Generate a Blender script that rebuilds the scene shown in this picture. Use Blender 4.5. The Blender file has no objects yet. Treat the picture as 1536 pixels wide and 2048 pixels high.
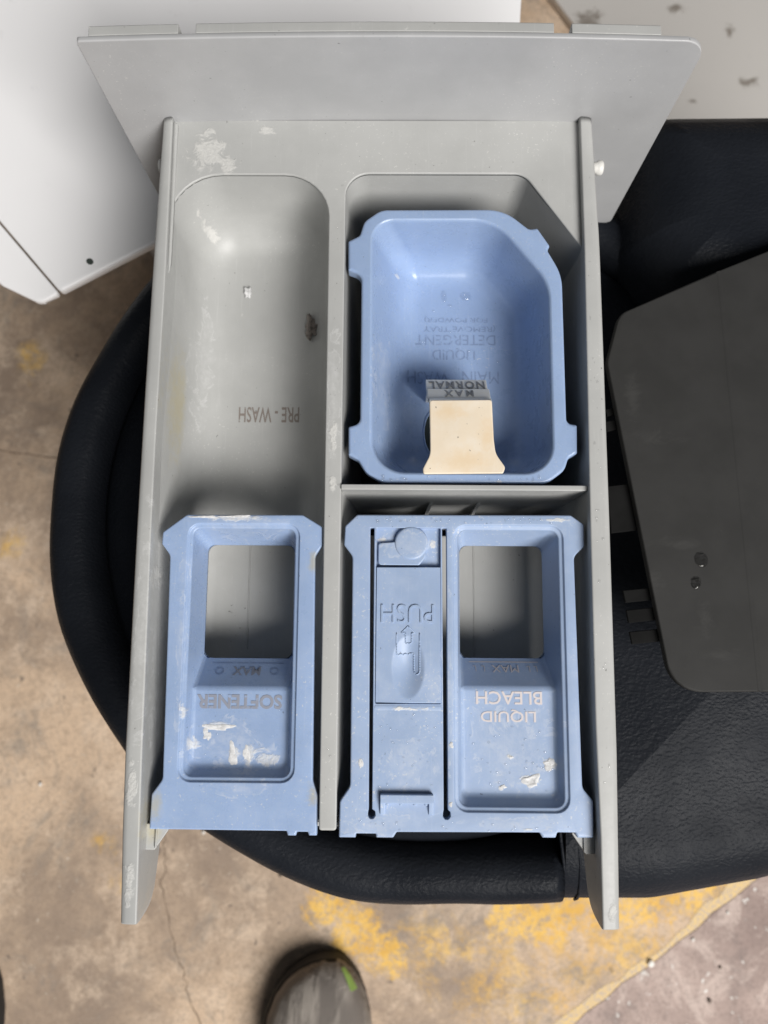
import bpy, bmesh, math, random
from mathutils import Vector, Matrix
random.seed(7)
S = 0.001                                   # everything below is written in millimetres
scene = bpy.context.scene
C = scene.collection

# ------------------------------------------------------------------ camera
cam = bpy.data.cameras.new('camera'); camo = bpy.data.objects.new('camera', cam); C.objects.link(camo)
camo.location = (0.00775, -0.23264, 0.32759)
camo.rotation_euler = (0.144849, 0.008345, 0.00751)
cam.sensor_fit = 'VERTICAL'; cam.sensor_height = 36.0; cam.lens = 36.0*1539/2048
cam.clip_start = 0.01; cam.clip_end = 100
cam.dof.use_dof = True; cam.dof.focus_distance = 0.335; cam.dof.aperture_fstop = 9.5
scene.camera = camo

# ------------------------------------------------------------------ light: open workshop doorway to the lower right, dim room round it
w = bpy.data.worlds.new('World'); scene.world = w; w.use_nodes = True
bg = w.node_tree.nodes['Background']; bg.inputs[0].default_value = (0.86, 0.93, 1.0, 1); bg.inputs[1].default_value = 0.06
la = bpy.data.lights.new('doorway_light', 'AREA'); la.shape = 'RECTANGLE'; la.size = 1.5; la.size_y = 1.5; la.energy = 142
la.color = (1.0, 0.975, 0.945)
lo = bpy.data.objects.new('doorway_light', la); C.objects.link(lo)
tgt = Vector((0.0, -0.17, -0.05)); ld = Vector((0.42, -0.55, 0.72)).normalized()
lo.location = tgt + ld*3.0; lo.rotation_euler = ld.to_track_quat('Z', 'Y').to_euler()
scene.view_settings.view_transform = 'Standard'; scene.view_settings.look = 'None'
scene.view_settings.exposure = 0.0; scene.view_settings.gamma = 1.0
scene.view_settings.use_curve_mapping = False
scene.render.resolution_x = 768; scene.render.resolution_y = 1024

# ------------------------------------------------------------------ materials
class NT:
    def __init__(s, name):
        s.m = bpy.data.materials.new(name); s.m.use_nodes = True; s.t = s.m.node_tree
        s.b = s.t.nodes['Principled BSDF']; s.tc = s.t.nodes.new('ShaderNodeTexCoord')
    def n(s, typ, **kw):
        nd = s.t.nodes.new(typ)
        for k, v in kw.items():
            if k.startswith('i_'): nd.inputs[k[2:].replace('_', ' ')].default_value = v
            else: setattr(nd, k, v)
        return nd
    def l(s, a, b): s.t.links.new(a, b)
    def math(s, op, a, b=None, clamp=False):
        nd = s.n('ShaderNodeMath', operation=op); nd.use_clamp = clamp
        for i, v in enumerate((a, b)):
            if v is None: continue
            if isinstance(v, (int, float)): nd.inputs[i].default_value = v
            else: s.l(v, nd.inputs[i])
        return nd.outputs[0]
    def step(s, v, a, b, lo=0.0, hi=1.0):
        nd = s.n('ShaderNodeMapRange', interpolation_type='SMOOTHSTEP'); s.l(v, nd.inputs[0])
        for i, x in zip((1, 2, 3, 4), (a, b, lo, hi)): nd.inputs[i].default_value = x
        return nd.outputs[0]
    def noise(s, scale, detail=4, rough=0.55, stretch=None, dist=0.0):
        nd = s.n('ShaderNodeTexNoise'); nd.inputs['Scale'].default_value = scale
        nd.inputs['Detail'].default_value = detail; nd.inputs['Roughness'].default_value = rough
        nd.inputs['Distortion'].default_value = dist
        src = s.tc.outputs['Object']
        if stretch:
            mp = s.n('ShaderNodeMapping'); mp.inputs['Scale'].default_value = stretch; s.l(src, mp.inputs[0]); src = mp.outputs[0]
        s.l(src, nd.inputs['Vector']); return nd.outputs['Fac']
    def mix(s, fac, a, b):
        nd = s.n('ShaderNodeMix', data_type='RGBA')
        if isinstance(fac, (int, float)): nd.inputs[0].default_value = fac
        else: s.l(fac, nd.inputs[0])
        for sock, v in ((nd.inputs[6], a), (nd.inputs[7], b)):
            if isinstance(v, tuple): sock.default_value = (*v, 1)
            else: s.l(v, sock)
        return nd.outputs[2]
    def blobs(s, lst):
        """largest falloff of several elliptical spots (x, y, rx, ry in mm)"""
        out = None
        for (x, y, rx, ry) in lst:
            mp = s.n('ShaderNodeMapping', vector_type='TEXTURE')
            mp.inputs['Location'].default_value = (x*S, y*S, 0); mp.inputs['Scale'].default_value = (rx*S, ry*S, 1000)
            s.l(s.tc.outputs['Object'], mp.inputs[0])
            ln = s.n('ShaderNodeVectorMath', operation='LENGTH'); s.l(mp.outputs[0], ln.inputs[0])
            f = s.math('SUBTRACT', 1.0, ln.outputs['Value'], True)
            out = f if out is None else s.math('MAXIMUM', out, f)
        return out
    def bump(s, h, strength, dist):
        nd = s.n('ShaderNodeBump'); nd.inputs['Strength'].default_value = strength; nd.inputs['Distance'].default_value = dist
        s.l(h, nd.inputs['Height']); s.l(nd.outputs[0], s.b.inputs['Normal']); return nd
    def done(s, col, rough, spec=0.5):
        for sock, v in ((s.b.inputs['Base Color'], col), (s.b.inputs['Roughness'], rough)):
            if isinstance(v, tuple): sock.default_value = (*v, 1)
            elif isinstance(v, (int, float)): sock.default_value = v
            else: s.l(v, sock)
        s.b.inputs['Specular IOR Level'].default_value = spec
        return s.m

def plastic(name, base, crust=(), film=(), stain=(), rough=0.43, crustcol=(.70, .69, .66), speck=0.66, haze=0.0, sss=0.0, dirt=0.735, crustop=.7, staincol=(.46, .39, .19)):
    t = NT(name)
    big = t.noise(22, 5, 0.6); fine = t.noise(420, 3, 0.6); mid = t.noise(120, 5, 0.65)
    lo_, hi_ = tuple(c*0.93 for c in base), tuple(min(1, c*1.05) for c in base)
    col = t.mix(t.step(big, .3, .7), lo_, hi_)
    if haze: col = t.mix(t.math('MULTIPLY', t.step(mid, .45, .72), haze), col, tuple(c*.55+.36 for c in base))
    # tiny dried lime specks and dark dirt specks
    sp = t.step(t.noise(900, 2, .5), speck, speck+.05)
    sp = t.math('MULTIPLY', sp, t.step(big, .42, .66)); col = t.mix(t.math('MULTIPLY', sp, .55), col, crustcol)
    dk = t.step(t.noise(640, 2, .5, stretch=(1, .8, 1.3)), dirt, dirt+.04); col = t.mix(t.math('MULTIPLY', dk, .6), col, (.06, .055, .05))
    scr = t.math('MULTIPLY', t.step(t.noise(70, 4, .6, stretch=(16, .5, 16)), .60, .70), .13); col = t.mix(scr, col, tuple(min(1, c*.6+.36) for c in base))
    rg = t.step(mid, .3, .75, rough-.07, rough+.1); h = t.math('MULTIPLY', fine, .25)
    if film:
        e = t.math('ADD', t.blobs(film), t.math('MULTIPLY', t.math('SUBTRACT', t.noise(70, 7, .68, dist=.9), .5), 1.9))
        f = t.math('MULTIPLY', t.step(e, .40, 1.15), t.step(t.noise(420, 5, .7), .36, .62, .2, 1.0))
        tide = t.math('MULTIPLY', t.math('MULTIPLY', t.step(e, .47, .52), t.step(e, .54, .66, 1.0, 0.0)), t.step(t.noise(160, 4, .6), .42, .6))
        f = t.math('MAXIMUM', f, t.math('MULTIPLY', tide, 1.1))
        col = t.mix(t.math('MULTIPLY', f, .42), col, tuple(c*.4+.42 for c in base)); rg = t.math('ADD', rg, t.math('MULTIPLY', f, .2))
    if stain:
        f = t.step(t.math('ADD', t.blobs(stain), t.math('MULTIPLY', t.math('SUBTRACT', t.noise(260, 5, .7), .5), 1.2)), .25, 1.0)
        col = t.mix(t.math('MULTIPLY', f, .5), col, staincol)
    if crust:
        e = t.math('ADD', t.blobs(crust), t.math('MULTIPLY', t.math('SUBTRACT', t.noise(150, 6, .66, dist=.8), .5), 1.9))
        f = t.math('MULTIPLY', t.step(e, .45, .72), t.step(t.noise(700, 4, .7), .30, .62, .55, 1.0))
        col = t.mix(t.math('MULTIPLY', f, crustop), col, crustcol); rg = t.math('ADD', rg, t.math('MULTIPLY', f, .25))
        h = t.math('ADD', h, t.math('MULTIPLY', t.math('MULTIPLY', f, t.noise(800, 4, .7)), 2.6))
    t.bump(h, .35, .0004)
    m = t.done(col, rg, .45)
    if sss:
        t.b.inputs['Subsurface Weight'].default_value = sss; t.b.inputs['Subsurface Radius'].default_value = (.001, .0013, .002); t.b.inputs['Subsurface Scale'].default_value = 1.0
    return m

GREY = (.425, .428, .418); BLUE = (.298, .400, .598)
M = {}
M['grey'] = plastic('grey_abs_plastic', GREY, crustop=.55, crust=[(-79, -14, 17, 17), (-70, -20, 9, 9), (-52, -4, 9, 4), (-98, -300, 4, 20), (-97, -336, 4, 14), (-94, -214, 3, 12), (-18, -150, 3, 14), (-70, -74, 2.4, 3.5), (-18, -172, 3, 9), (97, -345, 4, 7), (-85, -36, 6, 6)],
                    film=[(-97, -240, 7, 100), (-18, -130, 5, 60), (-88, -105, 8, 60)],
                    stain=[(-94, -130, 2.2, 48), (-92, -312, 5, 14), (-91, -318, 6, 10)])
M['plate'] = plastic('grey_front_plate_plastic', (.43, .433, .44), rough=.36)
M['blue_tub'] = plastic('blue_tub_plastic', BLUE, crust=[(10, -60, 3, 2), (55, -170, 3, 1.5)], film=[(3, -120, 8, 40)], rough=.3, sss=.12)
M['blue_soft'] = plastic('blue_softener_plastic', BLUE, crust=[(-76, -283, 5, 6), (-66, -276, 9, 3), (-59, -286, 5, 9), (-52, -288, 5, 8), (-60, -187, 24, 3), (-80, -270, 3, 8), (-72, -211, 3, 3), (-44, -290, 12, 6)],
                         film=[(-60, -285, 30, 20), (-57, -300, 26, 9), (-57, -190, 30, 8), (-82, -240, 4, 60)], stain=[(-90, -308, 6, 13), (-24, -303, 5, 8), (-26, -206, 4, 10)], rough=.30, haze=.12, sss=.1)
M['blue_bleach'] = plastic('blue_bleach_plastic', (.318, .412, .588), crust=[(67.5, -298, 6, 6), (76, -291, 5, 5), (55, -301, 3, 2), (59, -288, 2, 2), (33.5, -283, 1.6, 1.8), (-4.3, -290, 1.8, 2.4), (33, -306, 1.5, 1.5), (4, -196, 5, 3), (26, -198, 3, 4), (80, -187, 10, 1.6), (15, -268, 15, 1.8), (65, -316, 6, 1.4)],
                           film=[(60, -285, 34, 30), (15, -292, 20, 22), (32, -250, 4, 80), (15, -198, 20, 9), (0, -315, 30, 7), (60, -314, 40, 6), (26, -258, 8, 10)], rough=.42, crustop=.95, haze=.15, speck=.63, sss=.1)
M['ivory'] = plastic('ivory_clip_plastic', (.80, .69, .54), stain=[(40, -162, 22, 9), (33, -140, 16, 7), (50, -150, 9, 14)], staincol=(.74, .55, .33), rough=.42, haze=.35, dirt=.71)
M['gauge'] = plastic('grey_gauge_plastic', (.72, .72, .69), rough=.4)
M['pin'] = plastic('white_pin_plastic', (.72, .71, .68), rough=.4)

def simple(name, col, rough, nscale=60, var=.15, bump=0.0, spec=.4):
    t = NT(name); n = t.noise(nscale, 5, .6)
    c = t.mix(t.step(n, .3, .7), tuple(x*(1-var) for x in col), tuple(min(1, x*(1+var)) for x in col))
    if bump: t.bump(t.noise(nscale*6, 4, .6), bump, .0005)
    return t.done(c, rough, spec)
def worn_print(name, col, under, thr):
    t = NT(name); n = t.step(t.noise(300, 5, .7), thr, thr+.14)
    return t.done(t.mix(n, col, under), .5, .3)
M['ink_brown'] = worn_print('faded_brown_print', (.235, .205, .185), (.34, .34, .33), .56)
M['ink_soft'] = worn_print('faded_softener_print', (.265, .28, .335), BLUE, .55)
M['ink_pale'] = worn_print('pale_pink_print', (.62, .57, .57), (.40, .47, .62), .62)
M['ink_tub'] = worn_print('faded_tub_print', (.22, .29, .45), BLUE, .49)
M['emboss_dark'] = simple('dark_embossed_letter', (.22, .22, .22), .4)

def leather():
    t = NT('black_grained_leather')
    nz = t.n('ShaderNodeTexNoise'); nz.inputs['Scale'].default_value = 230; nz.inputs['Detail'].default_value = 4; t.l(t.tc.outputs['Object'], nz.inputs['Vector'])
    ad = t.n('ShaderNodeVectorMath', operation='MULTIPLY_ADD'); t.l(nz.outputs['Color'], ad.inputs[0]); ad.inputs[1].default_value = (.0040, .0040, .0040); t.l(t.tc.outputs['Object'], ad.inputs[2])
    mp = t.n('ShaderNodeMapping'); mp.inputs['Scale'].default_value = (1, 1.5, 1); t.l(ad.outputs[0], mp.inputs[0])
    v = t.n('ShaderNodeTexVoronoi', feature='SMOOTH_F1'); v.inputs['Scale'].default_value = 470; t.l(mp.outputs[0], v.inputs['Vector'])
    h = t.math('SUBTRACT', 1.0, v.outputs['Distance'])
    h2 = t.math('ADD', t.math('ADD', h, t.math('MULTIPLY', t.noise(1500, 3, .6), .35)), t.math('MULTIPLY', t.noise(40, 5, .6), 2.0))
    t.bump(h2, .48, .0006)
    col = t.mix(t.step(t.noise(14, 4), .35, .65), (.0105, .0122, .0160), (.0145, .0165, .0210))
    rg = t.step(t.noise(30, 4), .3, .7, .38, .50)
    return t.done(col, rg, .075)
M['leather'] = leather()
M['metal'] = simple('dark_steel', (.10, .10, .105), .4)
M['dark_tag'] = simple('dark_grey_tab_plastic', (.012, .012, .012), .7, spec=.02)

def fascia_mat():
    t = NT('charcoal_panel_plastic')
    n = t.noise(40, 4, .6); col = t.mix(t.step(n, .3, .7), (.029, .0287, .028), (.035, .0346, .0338))
    sm = t.math('ADD', t.blobs([(128, -118, 10, 30), (140, -140, 26, 9), (148, -193, 30, 8), (158, -228, 10, 22), (165, -246, 22, 7), (135, -213, 10, 18)]), t.math('MULTIPLY', t.math('SUBTRACT', t.noise(60, 8, .75, dist=1.2, stretch=(1, 2.2, 1)), .5), 1.8))
    col = t.mix(t.math('MULTIPLY', t.step(sm, .5, 1.1), .28), col, (.075, .074, .071))
    col = t.mix(t.math('MULTIPLY', t.step(t.noise(700, 3, .6), .74, .78), .3), col, (.12, .118, .115))
    t.bump(t.noise(1500, 2, .5), .12, .0002)
    return t.done(col, .6, .15)
M['fascia'] = fascia_mat()

def concrete():
    t = NT('worn_tan_concrete_with_yellow_paint')
    a = t.noise(5, 9, .68, dist=.3); b = t.noise(24, 9, .74); c = t.noise(110, 7, .75)
    col = t.mix(t.step(a, .36, .64), (.33, .25, .19), (.70, .52, .365))
    col = t.mix(t.math('MULTIPLY', t.step(b, .46, .66), .65), col, (.76, .60, .455))
    col = t.mix(t.math('MULTIPLY', t.step(t.noise(9, 10, .78, dist=.8), .50, .66), .7), col, (.25, .225, .20))
    col = t.mix(t.math('MULTIPLY', t.step(c, .50, .70), .55), col, (.30, .22, .16))
    col = t.mix(t.math('MULTIPLY', t.step(t.noise(380, 6, .8), .46, .62), .38), col, (.22, .165, .125))
    col = t.mix(t.math('MULTIPLY', t.step(t.noise(190, 5, .7), .62, .72), .6), col, (.80, .70, .58))
    col = t.mix(t.math('MULTIPLY', t.step(t.noise(60, 3, .5), .70, .73), .7), col, (.16, .13, .11))
    strong = [(-50, -508, 44, 34), (-24, -530, 44, 40), (2, -552, 44, 34), (235, -500, 150, 44), (150, -520, 70, 40), (300, -480, 90, 40)]
    weak = [(140, -570, 150, 80), (240, -545, 110, 60), (-281, -453, 30, 22), (-395, -152, 34, 30), (-250, -490, 40, 30), (-390, 55, 34, 44), (-215, 10, 26, 60), (-330, -80, 30, 40), (60, -545, 90, 60)]
    pn = t.math('MULTIPLY', t.math('SUBTRACT', t.noise(20, 10, .8, dist=.5), .5), 2.6)
    f1 = t.step(t.math('ADD', t.math('MULTIPLY', t.blobs(strong), 1.3), pn), .40, .75)
    f2 = t.math('MULTIPLY', t.step(t.math('ADD', t.math('MULTIPLY', t.blobs(weak), 1.0), pn), .45, 1.0), .7)
    f = t.math('MULTIPLY', t.math('MAXIMUM', f1, f2), t.step(t.noise(120, 7, .78), .40, .56, .12, 1.0))
    col = t.mix(t.math('MULTIPLY', f, .92), col, t.mix(t.step(b, .4, .6), (.74, .42, .07), (.88, .56, .14)))
    t.bump(t.math('ADD', b, t.math('MULTIPLY', c, .5)), .5, .003)
    return t.done(col, t.step(b, .3, .7, .55, .85), .35)
M['concrete'] = concrete()
def slab_mat():
    t = NT('pinkish_grey_concrete')
    a = t.noise(9, 8, .62); b = t.noise(60, 8, .7)
    col = t.mix(t.step(a, .3, .7), (.30, .225, .20), (.50, .385, .34))
    col = t.mix(t.math('MULTIPLY', t.step(b, .5, .72), .5), col, (.25, .20, .18))
    col = t.mix(t.math('MULTIPLY', t.step(t.noise(60, 3, .5, dist=.3), .68, .72), .8), col, (.80, .77, .72))
    col = t.mix(t.math('MULTIPLY', t.step(t.noise(20, 9, .75, dist=.6), .50, .64), .65), col, (.66, .54, .48))
    col = t.mix(t.math('MULTIPLY', t.step(t.noise(14, 9, .75), .54, .66), .6), col, (.19, .155, .145))
    col = t.mix(t.math('MULTIPLY', t.step(t.noise(300, 6, .8), .48, .62), .4), col, (.16, .12, .105))
    col = t.mix(t.math('MULTIPLY', t.step(t.noise(110, 3, .5), .67, .71), .85), col, (.84, .82, .78))
    t.bump(t.math('ADD', a, t.math('MULTIPLY', b, .6)), .5, .003)
    return t.done(col, .75, .35)
M['slab'] = slab_mat()
M['crack'] = worn_print('dark_crack_dirt', (.17, .125, .09), (.42, .31, .22), .5)
M['yellow'] = worn_print('worn_yellow_line_paint', (.70, .49, .20), (.50, .39, .28), .44)
def white_metal(name, base, spots, dirt):
    t = NT(name)
    col = t.mix(t.step(t.noise(7, 4), .3, .7), tuple(c*.96 for c in base), base)
    if spots:
        f = t.step(t.math('ADD', t.blobs(spots), t.math('MULTIPLY', t.math('SUBTRACT', t.noise(70, 7, .75, dist=.6), .5), 2.2)), .5, .9)
        col = t.mix(t.math('MULTIPLY', f, .85), col, dirt)
    col = t.mix(t.math('MULTIPLY', t.step(t.noise(60, 3, .6), .66, .74), .12), col, tuple(c*.6 for c in base))
    return t.done(col, .38, .45)
M['white'] = white_metal('white_enamel', (.74, .737, .745), [], (.12, .13, .12))
M['white_dirty'] = white_metal('dirty_white_enamel', (.60, .575, .545), [(408, 376, 26, 17), (345, 352, 15, 10), (296, 412, 14, 22), (230, 450, 36, 36), (390, 440, 14, 20), (330, 470, 22, 14)], (.21, .18, .15))
M['chip'] = simple('white_stone_chip', (.78, .75, .70), .6); M['grit'] = simple('dark_grit', (.14, .11, .09), .8)
M['hole'] = simple('dark_hole', (.03, .04, .035), .8)
def knit():
    t = NT('grey_brown_knit')
    wv = t.n('ShaderNodeTexWave', wave_type='BANDS', bands_direction='Y'); wv.inputs['Scale'].default_value = 190; wv.inputs['Distortion'].default_value = 1.5; t.l(t.tc.outputs['Object'], wv.inputs['Vector'])
    wx = t.n('ShaderNodeTexWave', wave_type='BANDS', bands_direction='X'); wx.inputs['Scale'].default_value = 120; wx.inputs['Distortion'].default_value = 1.0; t.l(t.tc.outputs['Object'], wx.inputs['Vector'])
    k = t.math('MULTIPLY', wv.outputs['Fac'], wx.outputs['Fac'])
    fold = t.step(t.noise(30, 5, .6, stretch=(1.6, .35, 1)), .40, .62)
    col = t.mix(t.math('MULTIPLY', k, .6), t.mix(fold, (.16, .14, .125), (.33, .295, .26)), (.42, .38, .34)); t.bump(t.math('ADD', k, t.math('MULTIPLY', fold, 3)), .6, .0012)
    return t.done(col, .9, .2)
M['knit'] = knit()
M['rubber'] = simple('black_rubber', (.022, .021, .021), .7)
M['lime'] = simple('neon_green_overlay', (.34, .52, .13), .7)
def clear_water():
    t = NT('clear_water'); t.b.inputs['Transmission Weight'].default_value = 1.0; t.b.inputs['IOR'].default_value = 1.33
    return t.done((1.0, 1.0, 1.0), .03, .5)
M['drop'] = clear_water()
def water():
    t = NT('water'); t.t.nodes.remove(t.b)
    tr = t.n('ShaderNodeBsdfTransparent'); gl = t.n('ShaderNodeBsdfGlossy'); gl.inputs['Roughness'].default_value = .12
    mx = t.n('ShaderNodeMixShader')
    mx.inputs[0].default_value = .06; t.l(tr.outputs[0], mx.inputs[1]); t.l(gl.outputs[0], mx.inputs[2])
    t.l(mx.outputs[0], t.t.nodes['Material Output'].inputs['Surface']); return t.m
M['water'] = water()

# ------------------------------------------------------------------ mesh helpers
def link(name, me, mat, parent=None):
    o = bpy.data.objects.new(name, me); C.objects.link(o)
    if mat is not None: me.materials.append(M[mat] if isinstance(mat, str) else mat)
    if parent is not None: o.parent = parent
    return o
def tag(o, label, cat, group=None, kind=None):
    o['label'] = label; o['category'] = cat
    if group: o['group'] = group
    if kind: o['kind'] = kind
    return o
def root(name, label, cat, group=None):
    o = bpy.data.objects.new(name, None); C.objects.link(o); o.empty_display_size = .02
    return tag(o, label, cat, group)
class MB:
    def __init__(s): s.bm = bmesh.new()
    def vs(s, pts): return [s.bm.verts.new((p[0]*S, p[1]*S, p[2]*S)) for p in pts]
    def face(s, vv):
        try: return s.bm.faces.new(vv)
        except ValueError: return None
    def loft(s, loops, closed=True, cap0=False, cap1=False):
        L = [s.vs(l) for l in loops]; n = len(L[0])
        for a, b in zip(L, L[1:]):
            for i in range(n if closed else n-1):
                j = (i+1) % n; s.face((a[i], a[j], b[j], b[i]))
        if cap0: s.face(list(reversed(L[0])))
        if cap1: s.face(L[-1])
        return L
    def fill(s, loops):
        es = []
        for l in loops:
            v = s.vs(l)
            for i in range(len(v)): es.append(s.bm.edges.new((v[i], v[(i+1) % len(v)])))
        bmesh.ops.triangle_fill(s.bm, use_beauty=True, use_dissolve=False, edges=es, normal=(0, 0, 1))
    def box(s, x0, x1, y0, y1, z0, z1):
        p = [(x0, y0), (x1, y0), (x1, y1), (x0, y1)]
        s.loft([[(a, b, z0) for a, b in p], [(a, b, z1) for a, b in p]], cap0=True, cap1=True)
    def bar(s, a, b, r, n=8):
        a, b = Vector(a), Vector(b); d = (b-a).normalized(); u = d.orthogonal().normalized(); v = d.cross(u)
        ring = lambda c: [c+u*r*math.cos(2*math.pi*k/n)+v*r*math.sin(2*math.pi*k/n) for k in range(n)]
        s.loft([ring(a), ring(b)], cap0=True, cap1=True)
    def build(s, name, mat, parent=None, bevel=0, seg=2, smooth=True, weld=True, solid=0, flip=True, angle=35):
        if weld: bmesh.ops.remove_doubles(s.bm, verts=s.bm.verts, dist=1e-6)
        if flip: bmesh.ops.recalc_face_normals(s.bm, faces=s.bm.faces)
        me = bpy.data.meshes.new(name); s.bm.to_mesh(me); s.bm.free()
        o = link(name, me, mat, parent)
        if smooth: me.polygons.foreach_set('use_smooth', [True]*len(me.polygons))
        if solid:
            md = o.modifiers.new('solid', 'SOLIDIFY'); md.thickness = solid*S; md.offset = -1
        if bevel:
            md = o.modifiers.new('bevel', 'BEVEL'); md.width = bevel*S; md.segments = seg; md.limit_method = 'ANGLE'; md.angle_limit = math.radians(angle); md.use_clamp_overlap = True
        if smooth:
            md = o.modifiers.new('wn', 'WEIGHTED_NORMAL'); md.weight = 80; md.keep_sharp = False
        return o
def area2(p): return sum(p[i][0]*p[(i+1) % len(p)][1]-p[(i+1) % len(p)][0]*p[i][1] for i in range(len(p)))
def ccw(c): return c if area2(c) > 0 else list(reversed(c))
def inset(corners, d):
    """move every side of a ccw cornered outline inwards by d"""
    n = len(corners); out = []
    for i in range(n):
        a, b, c = (Vector(corners[(i+k-1) % n][:2]) for k in range(3))
        u, v = (b-a).normalized(), (c-b).normalized()
        n1, n2 = Vector((-u.y, u.x)), Vector((-v.y, v.x)); cr = u.x*v.y-u.y*v.x
        k = 1+n1.dot(n2); off = (n1+n2)*(d/max(k, .15))
        r = corners[i][2]; r = r-d if cr > 0 else r+d
        out.append((b.x+off.x, b.y+off.y, max(r, .12)))
    return out
def outline(corners, seg=6):
    n = len(corners); pts = []
    for i in range(n):
        a, b, c = (Vector(corners[(i+k-1) % n][:2]) for k in range(3)); r = corners[i][2]
        u, v = (a-b), (c-b); lu, lv = u.length, v.length; u.normalize(); v.normalize()
        ang = math.acos(max(-1, min(1, u.dot(v)))); t = r/math.tan(ang/2)
        t = min(t, lu*.49, lv*.49); r = t*math.tan(ang/2)
        ctr = b+(u+v).normalized()*(r/math.sin(ang/2)); p0, p1 = b+u*t, b+v*t
        a0 = math.atan2(p0.y-ctr.y, p0.x-ctr.x); a1 = math.atan2(p1.y-ctr.y, p1.x-ctr.x)
        da = (a1-a0+math.pi) % (2*math.pi)-math.pi
        for k in range(seg+1): pts.append((ctr.x+r*math.cos(a0+da*k/seg), ctr.y+r*math.sin(a0+da*k/seg)))
    return pts
def z_(pts, z): return [(x, y, z) for x, y in pts]
def rr(x0, x1, y0, y1, r): return [(x0, y0, r), (x1, y0, r), (x1, y1, r), (x0, y1, r)]
def rounded_plate(mb, outer, holes, z0, z1, r=.6, seg=5):
    """flat plate with softened edges; outer and holes are corner lists, z0 top, z1 bottom"""
    outer = ccw(outer); holes = [ccw(h) for h in holes]
    prof = [(r, z0), (.3*r, z0-.3*r), (0, z0-r), (0, z1)]
    mb.loft([z_(outline(inset(outer, d), seg), z) for d, z in prof])
    for h in holes: mb.loft([z_(outline(inset(h, -d), seg), z) for d, z in prof])
    mb.fill([z_(outline(inset(outer, r), seg), z0)]+[z_(outline(inset(h, -r), seg), z0) for h in holes])
    mb.fill([z_(outline(outer, seg), z1)]+[z_(outline(h, seg), z1) for h in holes])
def text(name, body, x0, x1, y0, y1, zf, mat, parent, h=.12, bold=0.0, spacing=1.0):
    """lettering that reads from the far side of the drawer, fitted to a box; zf(x, y) is the surface under it"""
    cu = bpy.data.curves.new(name, 'FONT'); cu.body = body; cu.offset = bold; cu.resolution_u = 3; cu.space_character = spacing
    to = bpy.data.objects.new(name, cu); C.objects.link(to)
    dg = bpy.context.evaluated_depsgraph_get(); me0 = to.evaluated_get(dg).to_mesh()
    co = [v.co.copy() for v in me0.vertices]; fs = [tuple(p.vertices) for p in me0.polygons]
    xs = [c.x for c in co]; ys = [c.y for c in co]; ax, bx, ay, by = min(xs), max(xs), min(ys), max(ys)
    to.to_mesh_clear(); bpy.data.objects.remove(to); bpy.data.curves.remove(cu)
    bm = bmesh.new(); vs = []
    for c in co:
        x = x1-(c.x-ax)/(bx-ax)*(x1-x0); y = y1-(c.y-ay)/(by-ay)*(y1-y0)
        vs.append(bm.verts.new((x*S, y*S, (zf(x, y)+.03)*S)))
    for f in fs:
        try: bm.faces.new([vs[i] for i in f])
        except ValueError: pass
    bmesh.ops.recalc_face_normals(bm, faces=bm.faces)
    if sum(f.normal.z for f in bm.faces) < 0: bmesh.ops.reverse_faces(bm, faces=bm.faces)
    ret = bmesh.ops.extrude_face_region(bm, geom=list(bm.faces))
    for v in ret['geom']:
        if isinstance(v, bmesh.types.BMVert): v.co.z += h*S
    bmesh.ops.recalc_face_normals(bm, faces=bm.faces)
    me = bpy.data.meshes.new(name); bm.to_mesh(me); bm.free()
    return link(name, me, mat, parent)
def lerp(a, b, t): return a+(b-a)*t
def curve(tab):
    def f(y):
        if y >= tab[0][0]: return tab[0][1]
        for (a, va), (b, vb) in zip(tab, tab[1:]):
            if b <= y <= a: return lerp(va, vb, (a-y)/(a-b))
        return tab[-1][1]
    return f

# ------------------------------------------------------------------ setting: the floor
FZ = -480
mb = MB(); mb.face(mb.vs([(-4000, -4000, FZ), (4000, -4000, FZ), (4000, 4000, FZ), (-4000, 4000, FZ)]))
floor = mb.build('floor', 'concrete', smooth=False); floor['kind'] = 'structure'
# neighbouring slab of pinkish concrete, its edge running diagonally
u = Vector((382.7-188.2, -470.4+613.0)).normalized(); nrm = Vector((u.y, -u.x)); p0 = Vector((188.2, -613.0))
mb = MB(); edge = []
for i in range(161):
    s_ = -1200+i*22.5; q = p0+u*s_+nrm*random.uniform(-2.6, 2.2); edge.append((q.x, q.y))
far = [(p0+u*2400+nrm*2500), (p0-u*1200+nrm*2500)]
top = [(x, y, FZ+.9) for x, y in edge]; bot = [(x-nrm.x*2, y-nrm.y*2, FZ-1) for x, y in edge]
vt = mb.vs(top+[(f.x, f.y, FZ+.9) for f in far]); mb.face(vt)
vb = mb.vs(bot)
for i in range(len(vb)-1): mb.face((vt[i], vb[i], vb[i+1], vt[i+1]))
slab = mb.build('concrete_slab', 'slab', smooth=False); slab['kind'] = 'structure'
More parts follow.
